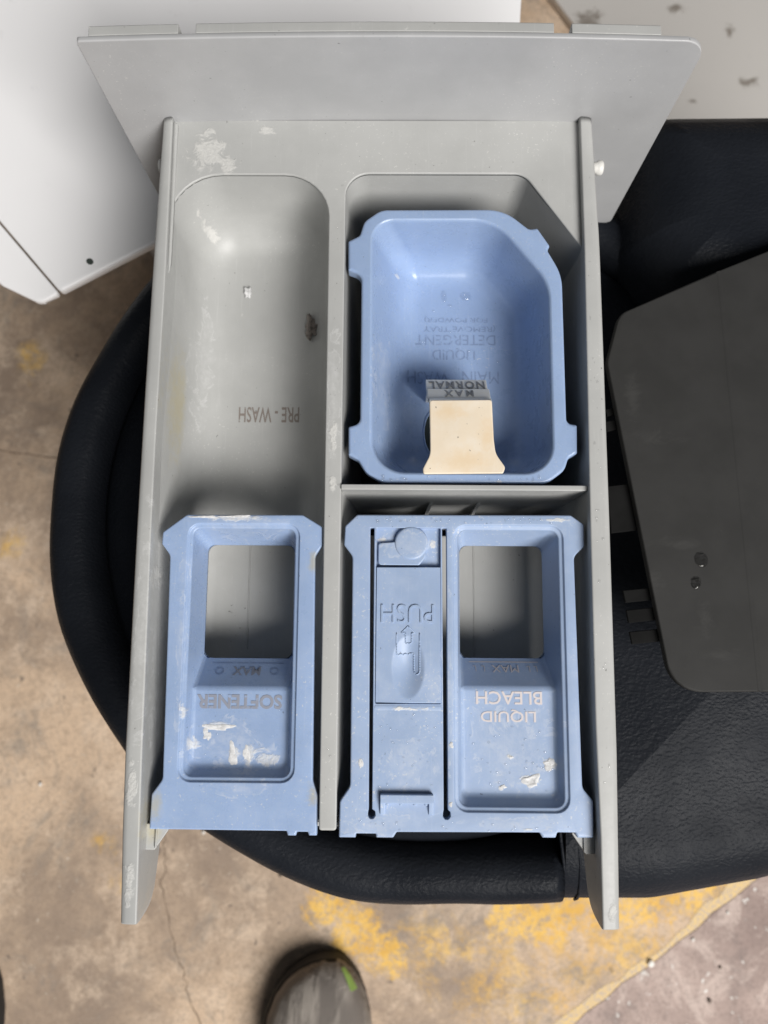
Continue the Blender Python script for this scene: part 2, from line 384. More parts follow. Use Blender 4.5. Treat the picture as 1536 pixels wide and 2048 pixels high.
# worn yellow line along that edge
mb = MB(); a_ = []; b_ = []
for i in range(60):
    s_ = -150+i*14; q = p0+u*s_; k = 1+9*random.random()+max(0, s_-150)*.02
    a_.append((q.x-nrm.x*-1, q.y-nrm.y*-1, FZ+.3)); b_.append((q.x-nrm.x*(3+k), q.y-nrm.y*(3+k), FZ+.3))
mb.loft([a_, b_], closed=False); mb.build('painted_line', 'yellow', floor, smooth=False)
def crack(pts, wd):
    mb = MB(); l, r = [], []; P = []
    for (a, b) in zip(pts, pts[1:]):
        for k in range(9): P.append((lerp(a[0], b[0], k/9)+random.uniform(-2.6, 2.6), lerp(a[1], b[1], k/9)+random.uniform(-1, 1)))
    for i, q in enumerate(P):
        q2 = P[min(i+1, len(P)-1)]; q1 = P[max(i-1, 0)]; d = Vector((q2[0]-q1[0], q2[1]-q1[1])).normalized(); k = wd*random.uniform(.4, 1.1)
        l.append((q[0]-d.y*k, q[1]+d.x*k, FZ+.3)); r.append((q[0]+d.y*k, q[1]-d.x*k, FZ+.3))
    mb.loft([l, r], closed=False); mb.build('floor_crack', 'crack', floor, smooth=False)
crack([(-222, -430), (-216, -457), (-217, -495), (-202, -550), (-186, -590), (-150, -680)], .7)
crack([(-480, -40), (-400, -52), (-330, -62), (-290, -75)], .9)

for (x, y, r, m) in ((262.7, -556.9, 3.4, 'chip'), (305, -535, 1.8, 'chip'), (340, -510, 1.6, 'chip'), (-178, -440, 1.8, 'chip'), (-345, -395, 2.0, 'chip'), (318, -590, 2.2, 'grit'), (-300, -300, 1.7, 'grit'), (-420, -360, 2.6, 'grit'), (-100, -480, 1.5, 'grit'), (330, -560, 1.6, 'grit')):
    bm_ = bmesh.new(); bmesh.ops.create_icosphere(bm_, subdivisions=2, radius=r*S)
    for v_ in bm_.verts: v_.co *= random.uniform(.8, 1.15); v_.co.z *= .6
    bmesh.ops.translate(bm_, verts=bm_.verts, vec=(x*S, y*S, (FZ+1.2+r*.35)*S))
    me_ = bpy.data.meshes.new('pebble'); bm_.to_mesh(me_); bm_.free()
    link('pebble', me_, 'chip' if m == 'chip' else 'grit', floor)

# ------------------------------------------------------------------ white enamelled panels on the floor
wp = root('appliance_panel', 'large clean white enamelled appliance lid with folded flange behind the drawer', 'appliance')
PZ = -128
wl = lambda k: Vector((-201+k*0.8693, -27.8+k*0.4943))      # near edge of the lid
def tip(o):                                  # tilt added to catch more lamp light; lid rises away from the drawer
    for v in o.data.vertices: v.co.z += .35*((v.co.x/S+199.5)*-.504+(v.co.y/S+24.3)*.8637)*S
    return o
e0, e1 = wl(0), wl(334); cd = Vector((-30.9, 36.2)).normalized()
far_ = e0+cd*620
mb = MB(); body = [(e0.x, e0.y, 3), (e1.x, e1.y, 4), (e1.x+14, 560, 6), (far_.x, 560, 6), (far_.x, far_.y, 4)]
rounded_plate(mb, body, [], PZ, PZ-5, 1.2); tip(mb.build('lid_sheet', 'white', wp))
mb = MB(); fl = [(e0.x-.9, e0.y-.5, 2), (-213.6, -35.0, 8), (-236, -25.6, 8), (far_.x-20, far_.y-30, 4), (far_.x-.8, far_.y-.8, 2)]
rounded_plate(mb, fl, [], PZ-1.2, PZ-5, 1.2); tip(mb.build('folded_flange', 'white', wp))
mb = MB(); rounded_plate(mb, [(-182.4+2.2*math.cos(k*math.pi/5), -8.7+1.9*math.sin(k*math.pi/5), .5) for k in range(10)], [], PZ+.25, PZ-1, .1); tip(mb.build('screw_hole', 'hole', wp))
mb = MB(); q0, q1 = wl(60), wl(325); rounded_plate(mb, [(q0.x-80, q0.y+130, 3), (q1.x-30, q1.y+60, 3), (q1.x+4, 540, 3), (-380, 540, 3), (-380, 330, 3)], [], PZ-13, FZ, 1); mb.build('cabinet_body', 'white', wp)
mb = MB(); rounded_plate(mb, [(175, 510, 3), (211, 455, 3), (420, 140, 8), (900, 200, 8), (900, 900, 8), (175, 900, 8)], [], FZ+14, FZ+2, 2)
tag(mb.build('floor_sheet', 'white_dirty'), 'dirty white sheet with dark smudges lying on floor in top right corner', 'sheet')

# ------------------------------------------------------------------ leather stool
st = root('leather_stool', 'round black grained leather stool seat under the drawer', 'stool')
cx, cy, R = 25, -167, 215
mb = MB(); prof = [(0, -96), (60, -96), (120, -96.5), (156, -98), (169, -101), (178, -106), (183.5, -114), (185, -130), (181, -150), (0, -152)]
N = 96
loops = [[(cx+r*math.cos(2*math.pi*k/N), cy+r*math.sin(2*math.pi*k/N), z) for k in range(N)] for r, z in prof[1:-1]]
L = mb.loft(loops, cap1=False); mb.face(L[0]); mb.face(list(reversed(L[-1]))); mb.build('seat_pad', 'leather', st, flip=True)
mb = MB(); loops = []; r0 = 198.5
path = [(cx+r0*math.cos(a), cy+r0*math.sin(a), math.cos(a), math.sin(a)) for a in [math.radians(-52+322*k/160) for k in range(161)]]
path += [(lerp(cx, 99.4, k/14), cy-r0+.6*(k/14)**2, 0.0, -1.0) for k in range(1, 15)]
for k, (px_, py_, nx_, ny_) in enumerate(path):  # padded ring that runs round the seat and straightens out to the seam
    wob = 1.0*math.sin(k*.17)+.7*math.sin(k*.41+1); ring = []
    for j in range(24):
        b = 2*math.pi*j/24; e = .85
        dx = 16.5*math.copysign(abs(math.cos(b))**e, math.cos(b)); dz = 27*math.copysign(abs(math.sin(b))**e, math.sin(b))+.4*math.sin(k*.8+b)*math.sin(k*.23)
        q = dx+wob*(dx > 0); ring.append((px_+q*nx_, py_+q*ny_, -124+dz))
    loops.append(ring)
mb.loft(loops, cap0=True, cap1=True); mb.build('seat_ring', 'leather', st)
mb = MB(); rounded_plate(mb, [(-100, -330, 60), (25, -372, 40), (220, -362, 40), (330, -250, 40), (300, -20, 40), (100, 20, 60), (-60, 20, 60), (-150, -100, 60)], [], -126, -150, 3, 8); mb.build('seat_base', 'leather', st)
def cushion(name, corners, prof, mat, parent, seg=10, xmin=-999, dome=None):
    mb = MB(); c = ccw(corners); L_ = [[(max(x, xmin), y, z) for x, y in outline(inset(c, d), seg)] for d, z in prof]
    if dome:
        (mx, my), fs = dome; last = L_[-1]
        L_ += [[(mx+(x-mx)*f, my+(y-my)*f, z) for x, y, _ in last] for f, z in fs]
    mb.loft(L_, cap1=True)
    return mb.build(name, mat, parent)
cushion('side_cushion', [(40, -383, 10), (150, -382.5, 60), (220, -370, 120), (350, -310, 80), (380, -120, 80), (300, -40, 60), (120, -60, 30), (40, -150, 30)],
        [(14, -165), (3, -150), (0, -136), (1.2, -126), (4, -117), (9, -109), (16, -103), (26, -98.2), (36, -96.6)], 'leather', st, xmin=100.3, dome=((235, -205), ((.86, -95.4), (.7, -92), (.5, -88.5), (.25, -86.5))))
for x, r in ((99.9, .9), (108.5, .8)):          # the two stitched folds where the cushions meet
    mb = MB(); pts = [(x-4, -318, -96.6), (x-2, -345, -97.2), (x-.6, -356, -98.3), (x, -366, -102.4), (x+.6, -373, -107.5), (x+1, -378, -114), (x+1, -381, -121)]
    for a, b in zip(pts, pts[1:]): mb.bar(a, b, r, 10)
    mb.build('seam_welt', 'leather', st)
cushion('back_cushion', [(139, -18, 16), (152, -50, 24), (196, -72, 50), (460, -60, 60), (470, 70, 30), (142, 66, 26)],
        [(10, -160), (2, -135), (0, -112), (1.5, -100), (5, -88), (11, -78), (19, -70), (30, -64), (44, -61)], 'leather', st)
mb = MB(); mb.bar((cx, cy, -150), (cx, cy, FZ+30), 26, 24); mb.build('gas_column', 'metal', st)
mb = MB(); 

mb.loft([[(cx+r*math.cos(2*math.pi*k/48), cy+r*math.sin(2*math.pi*k/48), z) for k in range(48)] for r, z in ((150, FZ), (150, FZ+8), (60, FZ+22), (30, FZ+34))], cap0=True, cap1=True); mb.build('stool_base', 'metal', st)

# ------------------------------------------------------------------ the drawer
dr = root('detergent_dispenser', 'pale grey washing machine dispenser drawer with long side rails and front plate', 'drawer')
DZ = -4
# deck: ledge behind the front plate and the divider top, one sheet
deck = [(-97, 2.2, .2), (-97, -120, .2), (-96.0, -118, .2), (-96.0, -25.6, 24), (-22, -25.6, 21), (-21.2, -316.8, 1.2), (-14, -316.8, 1.2), (-14.3, -25, 11), (68.5, -25, 9), (95.4, -63, 2), (96, -68, .2), (96, 2.2, .2)]
mb = MB(); rounded_plate(mb, deck, [], DZ, DZ-1.6, .7, 8); mb.build('deck', 'grey', dr)
def well(name, corners, prof, seg=8, cap=True):
    mb = MB(); c = ccw(corners)
    mb.loft([[(x, y, min(z, -11.5) if y < -290 else z) for x, y in outline(inset(c, d), seg)] for d, z in prof], cap1=cap)
    return mb.build(name, 'grey', dr)
well('prewash_well', [(-95.9, -315, 3), (-95.9, -25.5, 24), (-21.9, -25.5, 21), (-21.15, -315, 3)],
     [(-.35, DZ-.55), (0, DZ-1.2), (1.0, -16), (2.4, -32), (4.5, -41), (8, -47), (13, -50.5), (18, -52), (26, -52.3)], 12)
well('mainwash_well', [(-14.1, -315, 3), (-14.4, -24.8, 11), (68.5, -24.8, 9), (94.9, -62.5, 3), (94.4, -315, 3)],
     [(-.3, DZ-.55), (0, DZ-1.2), (2.5, -40), (4.0, -70), (5, -91)], 8, False)
mb = MB(); rounded_plate(mb, rr(-9, 89, -314, -189, 2), [], -52, -54, .5); mb.box(-9, 89, -191, -189.2, -89, -53.5); mb.build('bleach_floor', 'grey', dr)
for x, y0, y1, zz in ((-62, -245, -190, -52.25), (48.5, -262, -190, -51.95)):
    mb = MB(); mb.loft([[(x-.35, y0, zz), (x+.35, y0, zz), (x+.2, y0, zz+.13), (x-.2, y0, zz+.13)], [(x-.35, y1, zz), (x+.35, y1, zz), (x+.2, y1, zz+.13), (x-.2, y1, zz+.13)]], cap0=True, cap1=True); mb.build('mould_line', 'grey', dr)
# side rails with the arms that reach past the inserts
def rail(name, xi, xo, sgn):
    mb = MB(); loops = []
    zb = curve([(3, -93), (-317.0, -93), (-317.4, -35), (-326, -30.5), (-338, -26), (-345, -23), (-349, -19), (-351, -14), (-352, -7), (-352.3, -4)])
    ys = [2.2, -2]+[-5-10*k for k in range(31)]+[-316.9, -317.5, -321, -326, -332, -338, -342, -345, -347, -349, -350.2, -351.2, -352, -352.3]
    for y in ys:
        a, b = xi(y), xo(y); z = zb(y); e = .8
        m = b-sgn*3.0; sk = (m if z > -60 else m)
        zt = min(-9, z*.55) if z > -60 else -9
        zt = max(zt, z+.6)
        loops.append([(a, y, z), (a, y, -.7), (a+sgn*.25, y, -.22), (a+sgn*.8, y, 0), (b-sgn*2.6, y, -.15), (b-sgn*.9, y, -.75), (b-sgn*.15, y, -1.6), (b, y, -2.6), (b, y, zt), (m, y, zt), (m, y, z)])
    mb.loft(loops, cap0=True, cap1=True)
    return mb.build(name, 'grey', dr)
rail('side_rail', curve([(0, -95.3), (-80, -94.9), (-150, -95.5), (-197, -95.4), (-285, -94.4), (-317, -93.8), (-353, -93.1)]),
     curve([(0, -100), (-65, -101.1), (-130, -101.8), (-197, -102.1), (-285, -101.9), (-317, -101.3), (-353, -100)]), -1)
rail('side_rail', curve([(0, 94.2), (-65, 94.3), (-192, 93.0), (-274, 92.6), (-316, 93.2), (-353, 92.9)]),
     curve([(0, 100), (-60, 101.7), (-190, 101.8), (-283, 101.5), (-332, 100.5), (-353, 100)]), 1)
# inner ridge on the rails near the plate
mb = MB(); mb.loft([[(-95.2, -1, -4.4), (-93.4, -1, -4.4), (-93.6, -1, -3.2), (-95.2, -1, -1.5)], [(-94.9, -70, -4.4), (-93.6, -70, -4.4), (-93.8, -70, -3.6), (-94.9, -70, -2.6)], [(-95.0, -74, -5), (-94.8, -74, -5), (-94.8, -74, -4.6), (-95, -74, -4.6)]], cap0=True, cap1=True); mb.build('rail_ridge', 'grey', dr)
# cross wall between tub and inserts
mb = MB(); mb.box(-14.2, 93.2, -174.6, -172.2, -86, -3); mb.build('cross_wall', 'grey', dr, bevel=.4)
for x in (27, 50):
    mb = MB(); mb.loft([[(x-.8, -174.5, -80), (x+.8, -174.5, -80), (x+.8, -174.5, -36), (x-.8, -174.5, -36)], [(x-3.8, -181, -80), (x-2.2, -181, -80), (x-2.2, -181, -54), (x-3.8, -181, -54)]], cap0=True, cap1=True); mb.build('stiffening_rib', 'grey', dr, bevel=.2)
mb = MB(); mb.box(-96.5, 95, -317, -315.2, -92, -12); mb.build('end_wall', 'grey', dr, bevel=.3)
# gussets beside the arms
for sg, xo in ((-1, -93.9), (1, 93.2)):
    mb = MB(); g = [(xo, -316, .3), (xo-sg*9.4, -316, .3), (xo-sg*9.2, -318.6, .3), (xo-sg*3.8, -326.5, .5), (xo, -326.5, .3)]
    rounded_plate(mb, g, [], -9.5, -11.5, .3, 3)
    mb.box(xo-sg*4.4-.4, xo-sg*4.4+.4, -325.5, -318, -10, -8.6)
    mb.build('gusset', 'grey', dr)
# front plate, slightly bowed, seen edge-on from above
def bow(x): return 2.4*(1-((x-6.5)/128)**2)
def front_plate():
    x0, x1, zt, zb_ = -121.2, 134.2, 47.7, -93.8
    rad = {(0, 1): 1.2, (1, 1): 9, (0, 0): 6, (1, 0): 3.5}
    xs = sorted(set([x0+(x1-x0)*k/64 for k in range(65)]+[x0+d for d in (.15, .4, .8, 1.2, 2, 3.5)]+[x1-d for d in (.15, .5, 1.1, 2, 3.2, 5, 7, 9)]))
    mb = MB(); loops = []
    for x in xs:
        def z(side):
            zz = zt if side else zb_; sg = 1 if side else -1
            for e in (0, 1):
                r = rad[(e, side)]; d = (x-x0) if e == 0 else (x1-x)
                if d < r: return zz-sg*(r-math.sqrt(max(0, r*r-(r-d)**2)))
            return zz
        t, b, y = z(1), z(0), bow(x)
        rows = [(y+.6, t), (y+.2, t-.2), (y, t-.7)]+[(y, lerp(t-.7, b+.5, k/6)) for k in range(1, 6)]+[(y, b+.5), (y+.4, b), (y+2.2, b), (y+2.6, b+.5), (y+2.6, t-.6), (y+2.1, t)]
        loops.append([(x, q, zz) for q, zz in rows])
    mb.loft(loops, cap0=True, cap1=True)
    return mb.build('front_plate', 'plate', dr)
fp = front_plate()
for a, b in ((-116.6, -80), (-72.9, 72.4), (79.6, 115.6)):
    mb = MB(); n = 16
    mb.loft([[(x, bow(x)+2.7, 36), (x, bow(x)+7.4, 36), (x, bow(x)+7.4, 46.8), (x, bow(x)+6.8, 47.4), (x, bow(x)+2.7, 47.4)] for x in [lerp(a, b, k/n) for k in range(n+1)]], cap0=True, cap1=True)
    mb.build('clip_strip', 'grey', dr, bevel=.3)
def fine_line(a, b, wd=.25):
    mb = MB(); (xa, za), (xb, zb) = a, b; d = Vector((xb-xa, zb-za)).normalized(); px, pz = -d.y*wd, d.x*wd
    n = 8; l1, l2 = [], []
    for k in range(n+1):
        x, z = lerp(xa, xb, k/n), lerp(za, zb, k/n); l1.append((x+px, bow(x)-.12, z+pz)); l2.append((x-px, bow(x)-.12, z-pz))
    mb.loft([l1, l2], closed=False); mb.build('scratch_line', 'plate', dr, smooth=False)
for sg, x, m in ((1, 101.5, 'pin'), (-1, -101.5, 'grey')):  # left pin grey and shorter: its shade is put into colour and size
    mb = MB(); mb.loft([[(x+sg*d, -17+r*math.cos(2*math.pi*k/20), -12+r*math.sin(2*math.pi*k/20)) for k in range(20)] for d, r in [(-3, 2.6)]+[(q*(1 if sg > 0 else .45), rr_) for q, rr_ in ((2.6, 2.6), (3.4, 3.4), (5.2, 3.4), (6.0, 2.6))]], cap0=True, cap1=True); mb.build('pivot_pin', m, dr)
def pwz(x, y):
    d = -21.6-x; P = [(0, -5), (1.0, -16), (2.4, -32), (4.5, -41), (8, -47), (13, -50.5), (18, -52), (26, -52.3), (99, -52.3)]
    for (a, za), (b, zb) in zip(P, P[1:]):
        if a <= d <= b: return lerp(za, zb, (d-a)/(b-a))
text('prewash_lettering', 'PRE - WASH', -70.1, -39.3, -131.7, -123.6, pwz, 'ink_brown', dr, h=.1, bold=.012)

# ------------------------------------------------------------------ detergent tub
tb = root('detergent_tub', 'deep sky blue liquid detergent tub with side lugs sitting in the drawer', 'tub')
TZ = -6
t_in = ccw([(-1.8, -47.3, 10), (55, -47.0, 22), (79.2, -77, 24), (79.2, -166.3, 13), (-1.2, -166.3, 15)])
t_out = ccw([(-5.6, -47.6, 6), (2.2, -41.8, 9), (59, -41.4, 24), (70.8, -51.3, 3), (74.6, -50.6, 1.2), (80.2, -59.4, 1.2), (79.0, -61.5, 3), (85.4, -73.5, 24), (85.6, -143.5, 5), (90.3, -144.2, 1), (90.0, -157.2, 1), (86.0, -159.4, 3), (84.2, -164.8, 7), (76.5, -170.8, 9), (4, -170.9, 9), (-3.6, -166.4, 8), (-7.0, -160.8, 3), (-11.4, -158.4, 1), (-11.6, -145.6, 1), (-6.4, -144, 5), (-6.6, -74, 5), (-12.7, -71.6, 1), (-12.9, -57.4, 1), (-7.6, -54.6, 2.5)])
mb = MB()
mb.loft([z_(outline(inset(t_out, d), 8), z) for d, z in ((1.3, TZ), (.5, TZ-.25), (.1, TZ-.8), (0, TZ-1.6), (0, TZ-6), (.4, TZ-7))])
mb.fill([z_(outline(inset(t_out, 1.3), 8), TZ), z_(outline(inset(t_in, -1.0), 10), TZ)])
mb.build('rim', 'blue_tub', tb)
mb = MB()
t_bot = ccw([(11.5, -50.0, 9), (53, -49.6, 18), (75.0, -77, 20), (75.0, -160, 10), (11, -160, 12)])
TF = -47.0
mixc = lambda t: [tuple(lerp(p, q, t) for p, q in zip(a, b)) for a, b in zip(t_in, t_bot)]
tl = [(0, -1.0, TZ), (0, -.3, TZ-.25), (0, .1, TZ-.9), (.03, .35, TZ-2), (.3, .4, -19), (.6, .4, -30), (.74, .5, -34), (.84, 1.2, -38), (.92, 2.6, -42), (.97, 4.6, -44.8), (1, 7, -46.3), (1, 10, -46.9), (1, 13, TF)]
mb.loft([z_(outline(inset(mixc(t), d), 10), z) for t, d, z in tl], cap1=True)
mb.build('cavity', 'blue_tub', tb)
mb = MB(); mb.loft([z_(outline(inset(mixc(t), d), 10), z) for t, d, z in ((0, -2.2, TZ-1), (.3, -1.5, -20), (.8, -1, -38), (1, 2, -48.5), (1, 12, -49.5))], cap1=True); mb.build('outer_shell', 'blue_tub', tb)
def tz(x, y):
    d = x-11.5; P = [(2, -43), (4.2, -44.8), (7, -46.3), (10, -46.9), (13, TF), (99, TF)]
    for (a, za), (b, zb) in zip(P, P[1:]):
        if d <= b: return lerp(za, zb, (d-a)/(b-a))+.06
g = lambda v, c: c+(v-c)*1.0135
for body, a, b, c, d in (('MAIN', 42.8, 60.9, -114.1, -107.8), ('WASH', 15.4, 35.8, -114.2, -107.9), ('LIQUID', 27.9, 49.1, -101.8, -95.6), ('DETERGENT', 19.4, 59.4, -94.2, -88.8), ('(REMOVE TRAY', 23.4, 59.5, -87.2, -83.5), ('FOR POWDER)', 23.9, 55.6, -82.2, -79.0)):
    text('tub_lettering', body, g(a, 7.75), g(b, 7.75), g(c, -232.6), g(d, -232.6), tz, 'ink_tub', tb, h=.05)
mb = MB(); mb.loft([[(31.5+r*math.cos(2*math.pi*k/32), -138+r*1.7*math.sin(2*math.pi*k/32), z) for k in range(32)] for r, z in ((8.2, TF+.02), (8.0, TF+.6), (7.6, TF+.7), (7.3, TF+.3))]); mb.build('siphon_collar', 'blue_tub', tb)
mb = MB(); mb.face(mb.vs([(31.5+7.5*math.cos(2*math.pi*k/32), -138+12.7*math.sin(2*math.pi*k/32), TF+.35) for k in range(32)])); mb.build('siphon_hole', 'hole', tb, smooth=False)  # flat dark disc: shade inside the opening is put into its colour

# ------------------------------------------------------------------ ivory level clip
cl = root('level_clip', 'ivory plastic level clip with flared foot hooked on the blue tub', 'clip')
mb = MB(); ztop = -1.5
co_ = ccw([(24.3, -134.6, 1.2), (51.9, -134.2, 1.2), (52.5, -152, 8), (53.2, -158.5, 9), (57.4, -164.6, 2), (56.4, -167.3, 1.0), (21.6, -167.8, 1.0), (21.4, -165.4, 2), (24.7, -159, 9), (24.6, -152, 8)])
rounded_plate(mb, co_, [], ztop, ztop-1.8, .5, 6); mb.build('clip_face', 'ivory', cl)
def strip(name, ya, za, yb, zb, xa, xb, th, mat):
    d = Vector((yb-ya, zb-za)).normalized(); n = Vector((-d.y, d.x)); n = n if n.y > 0 else -n
    mb = MB(); mb.loft([[(xa, ya, za), (xa, yb, zb), (xa, yb-n.x*th, zb-n.y*th), (xa, ya-n.x*th, za-n.y*th)], [(xb, ya, za), (xb, yb, zb), (xb, yb-n.x*th, zb-n.y*th), (xb, ya-n.x*th, za-n.y*th)]], cap0=True, cap1=True)
    return mb.build(name, mat, cl, bevel=.35)
strip('clip_shoulder', -134.9, -1.52, -133.0, -3.6, 24.3, 51.9, 1.6, 'gauge')
A1, A2 = (-133.4, -4.6, -126.4, -10.8), (-126.9, -12.0, -119.6, -18.4)
strip('gauge_step', *A1, 23.7, 51.9, 1.4, 'gauge'); strip('gauge_step', *A2, 23.4, 51.5, 1.4, 'gauge')
mb = MB(); mb.box(24.5, 51.0, -122.4, -121.0, TF, -17.8); mb.build('clip_leg', 'gauge', cl, bevel=.3)
sl = lambda ya, za, yb, zb: (lambda x, y: za+(y-ya)/(yb-ya)*(zb-za)+.05)
text('max_lettering', 'MAX', 31.5, 44.5, -131.4, -127.6, sl(*A1), 'emboss_dark', cl, h=.3, bold=.02, spacing=1.5)
text('normal_lettering', 'NORMAL', 24.8, 50.4, -125.6, -121.0, sl(*A2), 'emboss_dark', cl, h=.3, bold=.02, spacing=1.2)

# ------------------------------------------------------------------ siphon inserts
IZ = -6
def insert_well(name, xL, xR, yN, yF, z1, yM, z2, hx0, hx1, hy0, hy1, mat, parent):
    """recess with a shallow floor near the front and a deep open window behind it"""
    r = 3.6; base = outline(ccw(rr(xL, xR, yN, yF, r)), 5)
    # sides get extra vertices where the floor tips down to the window
    pts = []
    for i, p in enumerate(base):
        q = base[(i+1) % len(base)]; pts.append(p)
        if abs(p[0]-q[0]) < .01 and abs(p[1]-q[1]) > 20:
            for yy in ((yM, hy0) if q[1] > p[1] else (hy0, yM)): pts.append((p[0], yy))
    def low(p):
        x, y = p
        if y <= yM+.01:
            return (lerp(xL+1.6, xR-1.6, (x-xL)/(xR-xL)), lerp(yN+3.0, yM, (y-yN)/(yM-yN)), z1)
        t = (y-hy0)/(yF-hy0)
        return (lerp(hx0, hx1, (x-xL)/(xR-xL)), lerp(hy0, hy1, t), z2)
    mb = MB(); n = len(pts)
    ztop = IZ-2.2
    T = mb.vs([(x, y, ztop) for x, y in pts]); B = mb.vs([low(p) for p in pts])
    for i in range(n):
        j = (i+1) % n; mb.face((T[i], T[j], B[j], B[i]))
    near = [B[i] for i in range(n) if pts[i][1] <= yM+.01]
    mb.face(near)
    sl_ = [B[i] for i in range(n) if abs(pts[i][1]-yM) < .01 or abs(pts[i][1]-hy0) < .01]
    sl_ = sorted(sl_, key=lambda v: (round(v.co.y, 5), v.co.x)); mb.face((sl_[0], sl_[1], sl_[3], sl_[2]))
    bmesh.ops.recalc_face_normals(mb.bm, faces=mb.bm.faces)
    bmesh.ops.reverse_faces(mb.bm, faces=[f for f in mb.bm.faces]) if sum(f.normal.z*f.calc_area() for f in mb.bm.faces) < 0 else None
    o = mb.build(name, mat, parent, bevel=1.6, seg=3, flip=False, angle=22)
    # window frame lip below the opening
    mb = MB(); hole = ccw(rr(hx0, hx1, hy0, hy1, 4)); low_ = outline(hole, 5)
    mb.loft([z_(outline(inset(hole, -.1), 5), z2+.2), z_(outline(inset(hole, -.1), 5), z2-1.6), z_(outline(inset(hole, -1.5), 5), z2-1.6), z_(outline(inset(hole, -1.9), 5), z2+.6)])
    mb.build('window_lip', mat, parent)
    return o
def step_ring(mb, x0, x1, y0, y1, r):
    c = ccw(rr(x0, x1, y0, y1, r))
    mb.loft([z_(outline(inset(c, d), 5), z) for d, z in ((-.5, IZ), (-.1, IZ-.25), (.1, IZ-.9), (.5, IZ-1.15), (1.3, IZ-1.2), (1.8, IZ-1.5), (2.0, IZ-2.2))])

so = root('softener_insert', 'narrow sky blue siphon insert marked SOFTENER with a square window', 'insert')
s_out = [(-92.2, -193.4, 1.5), (-82.0, -185.6, 2.5), (-31, -185.4, 2.5), (-22.4, -190.6, 1.5), (-22.2, -199, 1.5), (-25.2, -203.5, 4), (-24.3, -297.5, 4), (-22.2, -303.5, 2), (-22.1, -319.4, .5), (-25.4, -319.4, .5), (-26.0, -318, .3), (-30.4, -318, .3), (-30.8, -319.5, .5), (-34.2, -319.5, .5), (-34.8, -317.7, .3), (-91.8, -317.5, .5), (-91.5, -303.5, 2), (-87.2, -297.5, 4), (-88.6, -203.5, 4), (-92.4, -198.6, 1.5)]
mb = MB(); sx0, sx1, sy0, sy1 = -81, -32.2, -298.4, -189.6
hole = rr(sx0+.5, sx1-.5, sy0+.5, sy1-.5, 5)
so_o = ccw(s_out)
mb.loft([z_(outline(inset(so_o, d), 4), z) for d, z in ((.8, IZ), (.25, IZ-.25), (0, IZ-.8), (0, IZ-3.2), (.9, IZ-3.4))])
step_ring(mb, sx0, sx1, sy0, sy1, 5.5)
mb.fill([z_(outline(inset(so_o, .8), 4), IZ), z_(outline(inset(ccw(rr(sx0, sx1, sy0, sy1, 5.5)), -.5), 5), IZ)])
mb.build('insert_plate', 'blue_soft', so)
insert_well('recess', sx0+2, sx1-2, sy0+2, sy1-2, -13, -260.5, -26, -76.6, -36.6, -248.3, -197, 'blue_soft', so)
mb = MB(); cc = ccw(rr(-86, -27, -314, -189, 3)); mb.loft([z_(outline(inset(cc, d), 4), z) for d, z in ((0, IZ-3), (1.0, -16), (1.6, -24))]); mb.build('skirt', 'blue_soft', so)
text('softener_lettering', 'SOFTENER', -75.8, -38.9, -269.3, -263.2, lambda x, y: -12.97, 'ink_soft', so, h=.1, bold=.03)
slp = lambda x, y: lerp(-13, -26, (y+260.5)/12.2)+.12
text('max_lettering', 'MAX', -62.1, -49.8, -255.4, -251.9, slp, 'ink_soft', so, h=.1, bold=.02)
text('max_lettering', 'O   ', -45.6, -41.6, -255.2, -252.2, slp, 'ink_tub', so, h=.1); text('max_lettering', 'O', -70.0, -66.0, -255.2, -252.2, slp, 'ink_tub', so, h=.1)
mb = MB(); mb.loft([[(-72, -250.5, slp(0, -250.5)), (-40, -250.5, slp(0, -250.5))], [(-72, -250.1, slp(0, -250.1)), (-40, -250.1, slp(0, -250.1))]], closed=False); mb.build('fill_line', 'ink_tub', so, smooth=False)

bl = root('bleach_insert', 'wide sky blue siphon insert marked LIQUID BLEACH with PUSH tongue', 'insert')
b_out = [(-12.4, -190.2, 1.2), (-7.2, -185.2, 1.5), (86.2, -184.8, 1.5), (91.9, -188.8, 1.2), (91.7, -198.6, 1.5), (87.2, -203, 4), (88.0, -299.5, 4), (92.4, -304.5, 2.5), (92.0, -319.2, .6), (85.3, -319.2, .5), (84.5, -317.2, .3), (77.2, -317.2, .5), (76.4, -319.3, .6), (71.0, -319.3, .6), (69.8, -317.3, .6), (10.8, -317.7, .8), (9.4, -319.9, .8), (2.4, -319.9, .5), (2.2, -318.4, .3), (-5.9, -318.4, .3), (-6.1, -320, .5), (-13.1, -320, .6), (-12.9, -305.5, 2.5), (-8.7, -299.5, 4), (-9.0, -203.5, 4), (-12.8, -198.5, 1.5)]
bo = ccw(b_out); mb = MB(); bx0, bx1, by0, by1 = 34.9, 82.6, -309.4, -189.6
slotL = [(-1.2, -191, .4), (.5, -191, .4), (.7, -308.6, .4), (1.9, -309.4, .9), (2.1, -311.2, .9), (1.2, -312.4, .9), (-.2, -312.4, .9), (-1.1, -311.2, .9), (-.9, -309.4, .9), (-.7, -308.6, .4)]
slotL = [(x-.1, y, r) for x, y, r in slotL]
slotR = [(30.0, -191, .4), (31.9, -191, .4), (32.0, -308.6, .4), (33.0, -309.4, .9), (33.1, -311.2, .9), (32.2, -312.4, .9), (30.8, -312.4, .9), (29.9, -311.2, .9), (30.1, -309.4, .9), (30.3, -308.6, .4)]
recess = rr(1.5, 29.2, -265.8, -191.0, .5)
for h in (slotL, slotR, recess): mb.loft([z_(outline(inset(ccw(h), -d), 4), z) for d, z in ((.35, IZ), (.1, IZ-.15), (0, IZ-.5), (0, IZ-4))])
